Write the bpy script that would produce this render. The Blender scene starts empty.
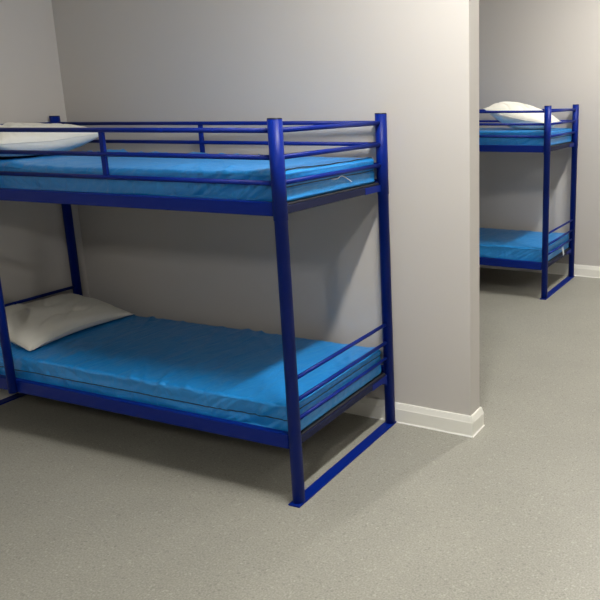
import bpy, bmesh, math, random
from mathutils import Vector, Matrix, noise
from mathutils.bvhtree import BVHTree

C = bpy.context.scene.collection
SC = bpy.context.scene

# ------------------------------------------------------------------ materials
def mat(name, col, rough=.5, metal=0, spec=.5, build=None, coat=0):
    m = bpy.data.materials.new(name); m.use_nodes = True
    nt = m.node_tree; b = nt.nodes['Principled BSDF']
    b.inputs['Base Color'].default_value = (*col, 1)
    b.inputs['Roughness'].default_value = rough
    b.inputs['Metallic'].default_value = metal
    b.inputs['Specular IOR Level'].default_value = spec
    b.inputs['Coat Weight'].default_value = coat
    if build: build(nt, b)
    return m

def N(nt, t, **kw):
    n = nt.nodes.new(t)
    for k, v in kw.items():
        if k in n.inputs: n.inputs[k].default_value = v
        else: setattr(n, k, v)
    return n

def ramp(nt, src, stops):
    r = nt.nodes.new('ShaderNodeValToRGB')
    e = r.color_ramp.elements
    while len(e) < len(stops): e.new(.5)
    for el, (p, c) in zip(e, stops): el.position = p; el.color = (*c, 1)
    nt.links.new(src, r.inputs[0]); return r

def bumped(nt, b, src, strength, dist):
    bp = N(nt, 'ShaderNodeBump'); bp.inputs['Strength'].default_value = strength
    bp.inputs['Distance'].default_value = dist
    nt.links.new(src, bp.inputs['Height']); nt.links.new(bp.outputs[0], b.inputs['Normal'])

def wall_nodes(nt, b):
    tc = N(nt, 'ShaderNodeTexCoord')
    n = N(nt, 'ShaderNodeTexNoise'); n.inputs['Scale'].default_value = 180; n.inputs['Detail'].default_value = 3
    nt.links.new(tc.outputs['Object'], n.inputs['Vector'])
    bumped(nt, b, n.outputs['Fac'], .12, .002)

def floor_nodes(nt, b):
    tc = N(nt, 'ShaderNodeTexCoord')
    a = N(nt, 'ShaderNodeTexNoise'); a.inputs['Scale'].default_value = 130; a.inputs['Detail'].default_value = 4
    c = N(nt, 'ShaderNodeTexVoronoi'); c.inputs['Scale'].default_value = 110
    d = N(nt, 'ShaderNodeTexNoise'); d.inputs['Scale'].default_value = 2.2; d.inputs['Detail'].default_value = 3
    for n in (a, c, d): nt.links.new(tc.outputs['Object'], n.inputs['Vector'])
    r1 = ramp(nt, a.outputs['Fac'], [(.3, (.262, .26, .222)), (.52, (.325, .322, .280)), (.75, (.41, .405, .358))])
    r2 = ramp(nt, c.outputs['Color'], [(.1, (.82, .82, .82)), (.2, (1, 1, 1)), (.82, (1, 1, 1)), (.9, (1.2, 1.2, 1.2))])
    r3 = ramp(nt, d.outputs['Fac'], [(.3, (.94, .94, .94)), (.7, (1.03, 1.03, 1.03))])
    m = N(nt, 'ShaderNodeMix', data_type='RGBA', blend_type='MULTIPLY'); m.inputs[0].default_value = 1
    nt.links.new(r1.outputs[0], m.inputs[6]); nt.links.new(r2.outputs[0], m.inputs[7])
    m2 = N(nt, 'ShaderNodeMix', data_type='RGBA', blend_type='MULTIPLY'); m2.inputs[0].default_value = 1
    nt.links.new(m.outputs[2], m2.inputs[6]); nt.links.new(r3.outputs[0], m2.inputs[7])
    nt.links.new(m2.outputs[2], b.inputs['Base Color'])
    bumped(nt, b, a.outputs['Fac'], .1, .001)

def vinyl_nodes(nt, b):
    tc = N(nt, 'ShaderNodeTexCoord')
    mp = N(nt, 'ShaderNodeMapping'); mp.inputs['Scale'].default_value = (3, 1.1, 2)
    mp.inputs['Rotation'].default_value = (0, 0, .5)
    a = N(nt, 'ShaderNodeTexNoise'); a.inputs['Scale'].default_value = 4; a.inputs['Detail'].default_value = 5
    a.inputs['Distortion'].default_value = .6
    nt.links.new(tc.outputs['Object'], mp.inputs[0]); nt.links.new(mp.outputs[0], a.inputs['Vector'])
    bumped(nt, b, a.outputs['Fac'], .55, .03)

def cotton_nodes(nt, b):
    tc = N(nt, 'ShaderNodeTexCoord')
    a = N(nt, 'ShaderNodeTexNoise'); a.inputs['Scale'].default_value = 7; a.inputs['Detail'].default_value = 4
    a.inputs['Distortion'].default_value = 1.2
    nt.links.new(tc.outputs['Object'], a.inputs['Vector'])
    bumped(nt, b, a.outputs['Fac'], .4, .015)

def paint_nodes(nt, b):
    tc = N(nt, 'ShaderNodeTexCoord')
    a = N(nt, 'ShaderNodeTexNoise'); a.inputs['Scale'].default_value = 260
    nt.links.new(tc.outputs['Object'], a.inputs['Vector'])
    bumped(nt, b, a.outputs['Fac'], .06, .0006)

M_wall = mat('painted plaster', (.56, .54, .515), .75, spec=.25, build=wall_nodes)
M_ceil = mat('ceiling paint', (.78, .77, .74), .8, spec=.2, build=wall_nodes)
M_floor = mat('speckled vinyl floor', (.32, .31, .26), .42, spec=.4, build=floor_nodes)
M_gloss = mat('white gloss skirting paint', (.86, .86, .80), .35, build=paint_nodes)
M_seal = mat('white silicone', (.9, .9, .86), .35, build=paint_nodes)
M_blue = mat('blue powder coat', (.0003, .0145, .20), .42, spec=.2, build=paint_nodes)
M_cap = mat('black plastic cap', (.006, .007, .014), .5, build=paint_nodes)
M_dull = mat('dark blue steel section', (.012, .015, .045), .6, spec=.15, build=paint_nodes)
M_vinyl = mat('blue vinyl mattress cover', (.013, .26, .70), .36, spec=.65, build=vinyl_nodes)
M_pipe = mat('dark piping', (.004, .03, .08), .5, build=paint_nodes)
M_cord = mat('white cord', (.75, .8, .82), .6, build=paint_nodes)
M_cotton = mat('white pillow cloth', (.80, .79, .72), .85, spec=.2, build=cotton_nodes)
M_slat = mat('dark steel tray', (.03, .03, .035), .6, 0, build=paint_nodes)
M_metal = mat('white lamp housing', (.8, .8, .8), .4, build=paint_nodes)

def lampmat(name, s):
    m = bpy.data.materials.new(name); m.use_nodes = True
    nt = m.node_tree; nt.nodes.clear()
    e = nt.nodes.new('ShaderNodeEmission'); o = nt.nodes.new('ShaderNodeOutputMaterial')
    e.inputs[0].default_value = (1, .955, .89, 1); e.inputs[1].default_value = s
    nt.links.new(e.outputs[0], o.inputs[0]); return m

# ------------------------------------------------------------------ helpers
def obj(name, bm, m, parent=None, smooth=False):
    me = bpy.data.meshes.new(name)
    bmesh.ops.recalc_face_normals(bm, faces=bm.faces)
    bm.to_mesh(me); bm.free()
    for mm in (m if isinstance(m, (list, tuple)) else [m]): me.materials.append(mm)
    if smooth:
        for p in me.polygons: p.use_smooth = True
    o = bpy.data.objects.new(name, me); C.objects.link(o)
    if parent: o.parent = parent
    return o

def thing(name, label, cat, loc=(0, 0, 0), rz=0, group=None):
    o = bpy.data.objects.new(name, None); C.objects.link(o)
    o.location = loc; o.rotation_euler = (0, 0, rz); o['label'] = label; o['category'] = cat
    o.empty_display_size = .1
    if group: o['group'] = group
    return o

def tag(o, label, cat, group=None):
    o['label'] = label; o['category'] = cat
    if group: o['group'] = group
    return o

def struct(name, bm, m):
    o = obj(name, bm, m); o['kind'] = 'structure'; return o

def box(bm, x0, x1, y0, y1, z0, z1, bev=0, mi=0):
    r = bmesh.ops.create_cube(bm, size=1)
    for v in r['verts']:
        v.co = Vector((x0 + (v.co.x + .5) * (x1 - x0), y0 + (v.co.y + .5) * (y1 - y0), z0 + (v.co.z + .5) * (z1 - z0)))
    fs = set(f for v in r['verts'] for f in v.link_faces)
    for f in fs: f.material_index = mi
    if bev:
        es = list(set(e for v in r['verts'] for e in v.link_edges))
        bmesh.ops.bevel(bm, geom=es, offset=bev, segments=2, affect='EDGES', profile=.5)

def tube(bm, pts, r, seg=16, caps=True, closed=False):
    pts = [Vector(p) for p in pts]; n = len(pts); rings = []
    up = None
    for i, p in enumerate(pts):
        if closed: d = (pts[(i + 1) % n] - pts[i - 1]).normalized()
        else: d = (pts[min(i + 1, n - 1)] - pts[max(i - 1, 0)]).normalized()
        if up is None: up = Vector((0, 0, 1)) if abs(d.z) < .9 else Vector((1, 0, 0))
        s = d.cross(up).normalized(); t = s.cross(d).normalized(); up = t
        rings.append([bm.verts.new(p + (s * math.cos(a) + t * math.sin(a)) * r)
                      for a in (2 * math.pi * k / seg for k in range(seg))])
    m = n if closed else n - 1
    for i in range(m):
        A, B = rings[i], rings[(i + 1) % n]
        for k in range(seg):
            f = bm.faces.new((A[k], A[(k + 1) % seg], B[(k + 1) % seg], B[k])); f.smooth = True
    if caps and not closed:
        bm.faces.new(rings[0]); bm.faces.new(rings[-1])

def tube_obj(name, pts, r, m, parent, seg=16, closed=False):
    bm = bmesh.new(); tube(bm, pts, r, seg, True, closed)
    o = obj(name, bm, m, parent)
    return o

def lathe(bm, prof, x, y, seg=32):
    rings = [[bm.verts.new((x + r * math.cos(2 * math.pi * k / seg), y + r * math.sin(2 * math.pi * k / seg), z))
              for k in range(seg)] for r, z in prof]
    for A, B in zip(rings, rings[1:]):
        for k in range(seg):
            f = bm.faces.new((A[k], A[(k + 1) % seg], B[(k + 1) % seg], B[k])); f.smooth = True
    bm.faces.new(rings[0]); bm.faces.new(rings[-1])

# ------------------------------------------------------------------ the room
XL, XR, W, TH = -2.4185, .446, .938, .124
W2, RX, YF, HC = 4.735, 4.2, -8.5, 3.3
bm = bmesh.new(); box(bm, XL - .15, RX + .15, YF - .15, W2 + .15, -.12, 0); struct('floor', bm, M_floor)
bm = bmesh.new(); box(bm, XL - .15, RX + .15, YF - .15, W2 + .15, HC, HC + .12); struct('ceiling', bm, M_ceil)
bm = bmesh.new(); box(bm, XL - .15, XL, YF, W2, 0, HC); struct('wall_left', bm, M_wall)
bm = bmesh.new(); box(bm, RX, RX + .15, YF, W2, 0, HC); struct('wall_right', bm, M_wall)
bm = bmesh.new(); box(bm, XL - .15, RX + .15, W2, W2 + .15, 0, HC); struct('wall_back', bm, M_wall)
bm = bmesh.new(); box(bm, XL - .15, RX + .15, YF - .15, YF, 0, HC); struct('wall_front', bm, M_wall)
bm = bmesh.new(); box(bm, XL, XR, W, W + TH, 0, HC); struct('wall_partition', bm, M_wall)

def skirting(name, path, h=.115, t=.018):
    """path: list of (x,y) of the wall face, room on the right-hand side of travel; mitred."""
    prof = [(0, 0), (t + .004, 0), (t + .0035, .004), (t, .007), (t, h - .035), (t - .002, h - .030), (t - .008, h - .006), (t - .011, h), (0, h)]
    P = [Vector((x, y)) for x, y in path]; bm = bmesh.new(); rings = []
    for i, p in enumerate(P):
        ns = []
        if i > 0: d = (P[i] - P[i - 1]).normalized(); ns.append(Vector((d.y, -d.x)))
        if i < len(P) - 1: d = (P[i + 1] - P[i]).normalized(); ns.append(Vector((d.y, -d.x)))
        n = sum(ns, Vector((0, 0))); n = n / (n.length_squared / len(ns)) if len(ns) > 1 else n
        if len(ns) > 1: n = (ns[0] + ns[1]) / (1 + ns[0].dot(ns[1]))
        rings.append([bm.verts.new((p.x + n.x * a, p.y + n.y * a, z)) for a, z in prof])
    for A, B in zip(rings, rings[1:]):
        for k in range(len(prof) - 1):
            f = bm.faces.new((A[k], B[k], B[k + 1], A[k + 1]))
            if k in (1, 2): f.material_index = 1
    bm.faces.new(rings[0]); bm.faces.new(rings[-1])
    return struct(name, bm, [M_gloss, M_seal])
skirting('baseboard_partition', [(XL, W), (XR, W), (XR, W + TH), (XL, W + TH)])
skirting('baseboard_back', [(XL, W2), (RX, W2)])
skirting('baseboard_left', [(XL, YF), (XL, W - .018)])
skirting('baseboard_right', [(RX, W2 - .022), (RX, YF)])

# ------------------------------------------------------------------ bunk bed frame
L, D, H = 2.35, .90, 1.701
RU, RL = .0305, .028      # upper / lower tube radius
XI = -1.795               # the inner ladder upright

def make_bunk(label):
    t = thing('bunk_bed', label, 'bunk bed', group='blue metal bunk beds')
    for x, y in ((0, 0), (0, D), (-L, 0), (-L, D)):
        bm = bmesh.new()
        lathe(bm, [(RL, .006), (RL, 1.292), (RU, 1.2925), (RU, H)], x, y)
        p = obj('post', bm, M_blue, t)
        bm = bmesh.new(); lathe(bm, [(RU, H), (RU, H + .003), (RU - .002, H + .005)], x, y)
        c = obj('post_cap', bm, M_cap, p); c['label'] = 'flat black cap on the post top'
    for x in (0, -L):                                   # flat foot strip tying each pair of posts
        bm = bmesh.new(); box(bm, x - .03, x + .03, -.042, D + .033, 0, .008, .002); obj('foot_bar', bm, M_blue, t)
    # beams along the sides
    for z0, z1 in ((1.309, 1.368), (.265, .335)):
        for y in (0, D):
            bm = bmesh.new()
            box(bm, -L + .025, -.025, y - .018, y + .014 if y == 0 else y + .018, z0, z1, .004); obj('side_beam', bm, M_blue, t)
        for x in (0, -L):
            s = 1 if x == 0 else -1
            zt = 1.3455 if z0 > 1 else .2995
            xc = x - s * .014
            bm = bmesh.new(); box(bm, xc - .016, xc + .016, .025, D - .025, z0 + .003, zt, .003)
            e = obj('end_beam', bm, M_dull, t); e['label'] = 'dull dark blue end beam'
            bm = bmesh.new()                            # bright gusset near the wall-side post
            ya, yb, zb = D - .19, D - .028, z0 + .001
            hang = .002 if z0 > 1 else .03
            pr = [(ya, zb), (ya, zt - .002), (yb, zt - .002), (yb, zb - hang), (yb - .012, zb - hang * .75), (yb - .03, zb - hang * .2), (yb - .055, zb)]
            A = [bm.verts.new((xc - .0172, a, b)) for a, b in pr]; B = [bm.verts.new((xc + .0172, a, b)) for a, b in pr]
            bm.faces.new(A); bm.faces.new(B)
            for k in range(len(pr)): bm.faces.new((A[k], A[(k + 1) % len(pr)], B[(k + 1) % len(pr)], B[k]))
            obj('corner_bracket', bm, M_blue, t)
        bm = bmesh.new()                                # folded steel tray that carries the mattress
        zt = 1.3525 if z1 > 1 else .3055
        box(bm, -L + .008, -.008, .0142, D - .0182, zt - .0045, zt)
        for k in range(5):
            x = -L + .2 + k * (L - .4) / 4
            box(bm, x - .02, x + .02, .0142, D - .0182, zt - .028, zt - .0045)
        b = obj('mattress_tray', bm, M_slat, t); b['label'] = 'dark steel tray under the mattress'
    R = .0108
    for z in (1.6566, 1.5485, 1.4437):
        tube_obj('guard_rail', [(XI + .02, 0, z), (-.02, 0, z)], R, M_blue, t)
        tube_obj('guard_rail', [(-L + .02, D, z), (-.02, D, z)], R, M_blue, t)
        for x in (0, -L): tube_obj('end_rail', [(x, .02, z), (x, D - .02, z)], R, M_blue, t)
    for z in (.5856, .4830, .3930):
        for x in (0, -L): tube_obj('end_rail', [(x, .02, z), (x, D - .02, z)], R - .001, M_blue, t)
    for x, y in ((-.955, 0), (-1.175, D)):
        bm = bmesh.new(); box(bm, x - .014, x + .014, y - .008, y + .008, 1.4437, 1.6566, .004); obj('rail_upright', bm, M_blue, t)
    bm = bmesh.new()                                    # ladder: inner upright and its rungs up to the corner post
    lathe(bm, [(.0225, .268), (.0225, 1.66), (.018, 1.668)], XI, -.03, 20); s = obj('ladder_upright', bm, M_blue, t)
    for z in (.62, .86, 1.10):
        tube_obj('ladder_rung', [(-L + .02, -.02, z), (XI - .01, -.026, z)], .0125, M_blue, t)
    return t

def copy_tree(o, parent=None):
    c = o.copy(); C.objects.link(c); c.parent = parent
    for ch in [q for q in bpy.data.objects if q.parent == o]: copy_tree(ch, c)
    return c

# ------------------------------------------------------------------ mattresses
A1, A2, B2 = .0328, .0021, (-.0334, 3.7581, 0)

def make_mattress(label, root_loc, rz, z0, seed, lines, soft=1.0, h=.133):
    x0, x1, y0, y1 = -L + .040, -.0155, .019, D - .022
    r = .022
    nx, ny, nz = 170, 60, 26
    bm = bmesh.new()
    cx, cy, cz = (x0 + x1) / 2, (y0 + y1) / 2, h / 2
    hx, hy, hz = (x1 - x0) / 2, (y1 - y0) / 2, h / 2
    cache = {}
    def vert(i, j, k):
        key = (i, j, k)
        if key in cache: return cache[key]
        def par(a, n):       # cosine-free spacing with finer ends
            s = 2 * a / n - 1; return math.copysign(abs(s) ** .9, s)
        p = Vector((par(i, nx) * hx, par(j, ny) * hy, par(k, nz) * hz))
        q = Vector((max(-hx + r, min(hx - r, p.x)), max(-hy + r, min(hy - r, p.y)), max(-hz + r, min(hz - r, p.z))))
        d = p - q
        if d.length > 1e-6: nrm = d.normalized(); p = q + nrm * r
        else:
            nrm = Vector((0, 0, 1))
        # cloth wrinkles
        X, Y, Z = p.x + seed * 7.1, p.y + seed * 3.3, p.z
        w = 0
        if nrm.z > .3:
            n1 = noise.noise(Vector((X * 1.6, Y * 1.2, seed)))
            q1 = noise.noise(Vector(((X + Y * .55) * 4.2, (Y - X * .55) * .9, seed + 3)))
            q2 = noise.noise(Vector(((X + Y * .9) * 7, (Y - X * .9) * 1.3, seed + 13)))
            n2 = max(0, 1 - abs(q1) / .16) ** 1.6 * .55 + max(0, 1 - abs(q2) / .2) ** 1.5 * .4
            n2 *= .35 + max(0, noise.noise(Vector((X * 1.3, Y * 1.7, seed + 21))) + .2) * 2.2
            edge = max(0, 1 - (hy - abs(p.y)) / .35) * .8 + .3
            w = n1 * .006 + n2 * .016 * edge * soft
            w -= .003 * max(0, 1 - (hy - abs(p.y)) / .12)
        elif abs(nrm.y) > .5:
            e = max(0, 1 - (hx - abs(p.x)) / .55)
            n2 = noise.noise(Vector(((X + Z * 1.5 * (1 if p.x < 0 else -1)) * 16, Z * 4, seed + 5)))
            n3 = noise.noise(Vector((X * 3, Z * 16, seed + 9)))
            n5 = max(0, 1 - abs(n2) / .25) ** 1.5
            w = (-n5 * .017 * (.18 + e) + n3 * .009) * soft - .002
            w = max(-.016, min(.002, w))
        elif abs(nrm.x) > .5:
            n3 = noise.noise(Vector((Y * 2.2, Z * 45, seed + 2)))
            n4 = noise.noise(Vector((Y * 40, Z * 5, seed + 4)))
            g_ = sum(math.exp(-((Z + hz - zz + .003 * noise.noise(Vector((Y * 4, seed, zz)))) / .006) ** 2) for kk, zz in lines if kk != 'top')
            w = max(-.02, min(.0015, (n3 * .004 + n4 * .003) * soft - .003 - .007 * g_))
        if nrm.z < -.2: w = 0
        p = p + nrm * w
        RC = .042
        ex, ey = abs(p.x) - (hx - RC), abs(p.y) - (hy - RC)
        if ex > 0 and ey > 0:
            m_ = max(ex, ey); l_ = math.hypot(ex, ey); f_ = m_ / l_
            p.x = math.copysign(hx - RC + ex * f_, p.x); p.y = math.copysign(hy - RC + ey * f_, p.y)
        v = bm.verts.new((p.x + cx, p.y + cy, p.z + cz)); cache[key] = v; return v
    def quad(a, b, c, d):
        f = bm.faces.new((a, b, c, d)); f.smooth = True
    for i in range(nx):
        for j in range(ny):
            for k in (0, nz): quad(vert(i, j, k), vert(i + 1, j, k), vert(i + 1, j + 1, k), vert(i, j + 1, k))
        for k in range(nz):
            for j in (0, ny): quad(vert(i, j, k), vert(i + 1, j, k), vert(i + 1, j, k + 1), vert(i, j, k + 1))
    for j in range(ny):
        for k in range(nz):
            for i in (0, nx): quad(vert(i, j, k), vert(i, j + 1, k), vert(i, j + 1, k + 1), vert(i, j, k + 1))
    tree = BVHTree.FromBMesh(bm)
    o = obj('mattress', bm, M_vinyl)
    for p in o.data.polygons: p.use_smooth = True
    o.location = Vector(root_loc) + Matrix.Rotation(rz, 3, 'Z') @ Vector((0, 0, z0)); o.rotation_euler.z = rz
    tag(o, label, 'mattress', 'blue mattresses')
    rnd = random.Random(seed)
    for kind, z in lines:
        pts = []
        g = .001
        def wob(s): return .003 * noise.noise(Vector((s * 5, seed, z * 30))) + .0015 * noise.noise(Vector((s * 23, seed, 1)))
        if kind == 'loop':
            for k in range(81):
                x = x0 + .03 + (x1 - x0 - .085) * k / 80
                hit = tree.ray_cast(Vector((x, -1, z + wob(x))), Vector((0, 1, 0)))[0]
                pts.append(hit if hit else (x, y0, z))
            for k in range(1, 8):
                a = k / 8 * math.pi / 2
                d = Vector((-math.sin(a), math.cos(a), 0)); p = Vector((x1 - .055, y0 + .055, z + wob(x1))) - d * .5
                hit = tree.ray_cast(p, d)[0]
                if hit: pts.append(hit)
        if kind in ('end', 'loop'):
            for k in range(41):
                y = y0 + .055 + (y1 - y0 - .09) * k / 40
                hit = tree.ray_cast(Vector((1, y, z + wob(y))), Vector((-1, 0, 0)))[0]
                if hit: pts.append(hit)
        if kind == 'top':
            for k in range(51):
                y = y0 + .05 + (y1 - y0 - .08) * k / 50
                x = x1 - .016 + .010 * noise.noise(Vector((y * 6, seed, 0)))
                hit = tree.ray_cast(Vector((x, y, 1)), Vector((0, 0, -1)))[0]
                if hit: pts.append(hit)
        tube_obj('piping', pts, .003, M_pipe, o, 8)
    return o, (x1, y0, y1, h)

bunkA = make_bunk('large blue metal bunk bed in the foreground, with side guard rails and foot bars')
bunkA.rotation_euler.z = A1
bunkB = copy_tree(bunkA); bunkB.location = B2; bunkB.rotation_euler.z = A2
bunkB['label'] = 'smaller-looking blue metal bunk bed seen beyond the end of the partition wall'

ZU, ZL = 1.353, .306
mA, (mx, my0, my1, mh) = make_mattress('blue mattress on the upper level of the foreground bunk, white cord at its end', (0, 0, 0), A1, ZU, 1, [('end', .066), ('top', 0)])
mB, _ = make_mattress('blue mattress on the lower level of the foreground bunk, partly in shadow', (0, 0, 0), A1, ZL, 2, [('loop', .070), ('end', .112)], 1, .147)
mC, _ = make_mattress('blue mattress on the upper level of the far bunk behind the partition', B2, A2, ZU, 3, [('end', .066)], .7)
mD, _ = make_mattress('blue mattress on the lower level of the far bunk, white tag hanging at its end', B2, A2, ZL, 4, [('end', .070)], .7, .147)

pts = [(mx - .006, .44, .062), (mx + .001, .46, .062), (mx + .003, .481, .063), (mx + .004, .500, .070), (mx + .004, .516, .071), (mx + .0045, .549, .060), (mx + .005, .603, .034)]
o = tube_obj('tie_cord', pts, .0022, M_cord, mA, 8); o['label'] = 'thin white cord sticking out of the cover'
bm = bmesh.new()
prof = [(.475, .075), (.515, .082), (.56, .0), (.52, -.012)]
a = [bm.verts.new((mx + .034, y, z)) for y, z in prof]; b = [bm.verts.new((mx + .036, y, z)) for y, z in prof]
bm.faces.new(a); bm.faces.new(b)
for k in range(4): bm.faces.new((a[k], a[(k + 1) % 4], b[(k + 1) % 4], b[k]))
tube(bm, [(mx - .01, .49, .052), (mx + .012, .495, .054), (mx + .035, .50, .066)], .002, 6)
o = obj('fabric_tag', bm, M_cord, mD); o['label'] = 'small white fabric tag'

# ------------------------------------------------------------------ pillows
def pillow(label, root_loc, rz, cen, ax, ay, T, rot, lift, seed, zmin, cor=.10, puff=.45):
    """lift(u,v) -> height of the seam above cen.z"""
    n = 56; bm = bmesh.new(); top = {}; bot = {}
    c, s = math.cos(rot), math.sin(rot)
    seam = {}
    def co(i, j, side):
        u, v = 2 * i / n - 1, 2 * j / n - 1
        x = ax * u * (1 - cor * (1 - v * v)); y = ay * v * (1 - cor * (1 - u * u))
        hgt = T / 2 * ((1 - abs(u) ** 2.6) * (1 - abs(v) ** 2.6)) ** puff
        wr = noise.noise(Vector((u * 2 + seed, v * 2, seed))) * .012 + max(0, 1 - abs(noise.noise(Vector(((u + v) * 1.8 + seed, (u - v) * .8, seed + 2)))) / .12) ** 1.5 * .017
        wr += .01 * abs(noise.noise(Vector((u * 6, v * 2 + seed, 2)))) * (abs(u) ** 3)
        k = ((1 - u * u) * (1 - v * v)) ** .5
        z = cen[2] + lift(u, v) + side * hgt - (wr * k * 1.0 if side > 0 else 0)
        z = max(zmin + (.0 if side < 0 else .004), z)
        return Vector((cen[0] + x * c - y * s, cen[1] + x * s + y * c, z))
    for i in range(n + 1):
        for j in range(n + 1):
            e = i in (0, n) or j in (0, n)
            top[i, j] = bm.verts.new(co(i, j, 1))
            bot[i, j] = top[i, j] if e else bm.verts.new(co(i, j, -1))
    for G in (top, bot):
        for i in range(n):
            for j in range(n):
                f = bm.faces.new((G[i, j], G[i + 1, j], G[i + 1, j + 1], G[i, j + 1])); f.smooth = True
    rim = [top[i, 0].co.copy() for i in range(0, n, 2)] + [top[n, j].co.copy() for j in range(0, n, 2)] + [top[i, n].co.copy() for i in range(n, 0, -2)] + [top[0, j].co.copy() for j in range(n, 0, -2)]
    o = obj('pillow', bm, M_cotton)
    for p in o.data.polygons: p.use_smooth = True
    o.location = root_loc; o.rotation_euler.z = rz
    tag(o, label, 'pillow', 'white pillows')
    tube_obj('seam', rim, .0028, M_cotton, o, 6, True)
    return o

ZTL, ZTU = .306 + .159, 1.353 + .147
pillow('flat white pillow on the lower mattress of the foreground bunk', (0, 0, 0), A1, (-2.045, .455, ZTL + .038), .265, .375, .15, .02,
       lambda u, v: .022 * (1 - u) - .04 * max(0, u) * v * v + .02 * (v < -.2) * max(0, -u), 5, ZTL, .07)
pillow('white pillow on the upper mattress of the foreground bunk, behind the guard rails', (0, 0, 0), A1, (-2.075, .46, ZTU + .077), .25, .34, .19, -.02,
       lambda u, v: .03 * max(0, u) * max(0, v), 6, ZTU, .08)
pillow('plump white pillow on the far bunk, one corner sticking up', B2, A2, (-.365, .42, ZTU + .097), .30, .24, .24, .0,
       lambda u, v: -.066 * u + .02 * u * u, 7, ZTU, .06, .62)

# ------------------------------------------------------------------ ceiling lights
def ceiling_light(x, y, s, label, n):
    t = thing('ceiling_light', label, 'light', (x, y, HC), group='ceiling light battens')
    bm = bmesh.new(); box(bm, -.10, .10, -.44, .44, -.05, 0, .008); obj('housing', bm, M_metal, t)
    bm = bmesh.new(); box(bm, -.07, .07, -.41, .41, -.060, -.0505, .004); obj('diffuser', bm, lampmat('lamp glow ' + n, s), t)
ceiling_light(.92, -.22, 250, 'long ceiling light above the foot of the foreground bunk', 'middle')
ceiling_light(.89, 3.53, 190, 'long ceiling light above the foot of the far bunk', 'far')
ceiling_light(1.75, -4.1, 220, 'long ceiling light behind the viewer', 'near')
ceiling_light(3.1, 2.4, 70, 'added fill light over the aisle on the right, built like the ceiling battens', 'aisle')  # unseen fill lamp, added to brighten the end face of the partition

w = bpy.data.worlds.new('room air'); SC.world = w; w.use_nodes = True
w.node_tree.nodes['Background'].inputs[0].default_value = (.5, .5, .5, 1)
w.node_tree.nodes['Background'].inputs[1].default_value = .0

# ------------------------------------------------------------------ camera
cam = bpy.data.cameras.new('camera'); co = bpy.data.objects.new('camera', cam); C.objects.link(co)
yaw, pit, rol = (math.radians(a) for a in (25.9337, -13.2111, -.8916))
F = Vector((-math.sin(yaw) * math.cos(pit), math.cos(yaw) * math.cos(pit), math.sin(pit)))
R_ = Vector((math.cos(yaw), math.sin(yaw), 0)); U_ = R_.cross(F)
R2 = R_ * math.cos(rol) + U_ * math.sin(rol); U2 = -R_ * math.sin(rol) + U_ * math.cos(rol)
m = Matrix((R2, U2, -F)).transposed().to_4x4(); m.translation = Vector((1.8777, -2.4057, 1.7655))
co.matrix_world = m
cam.sensor_width = 36; cam.lens = 36 * 729.85 / 600
cam.shift_x = (300 - 435.95) / 600; cam.shift_y = (271.52 - 300) / 600
cam.clip_start = .05
SC.camera = co
vs = SC.view_settings
vs.view_transform = 'Standard'; vs.look = 'None'; vs.gamma = 1; vs.use_curve_mapping = False
vs.exposure = 0
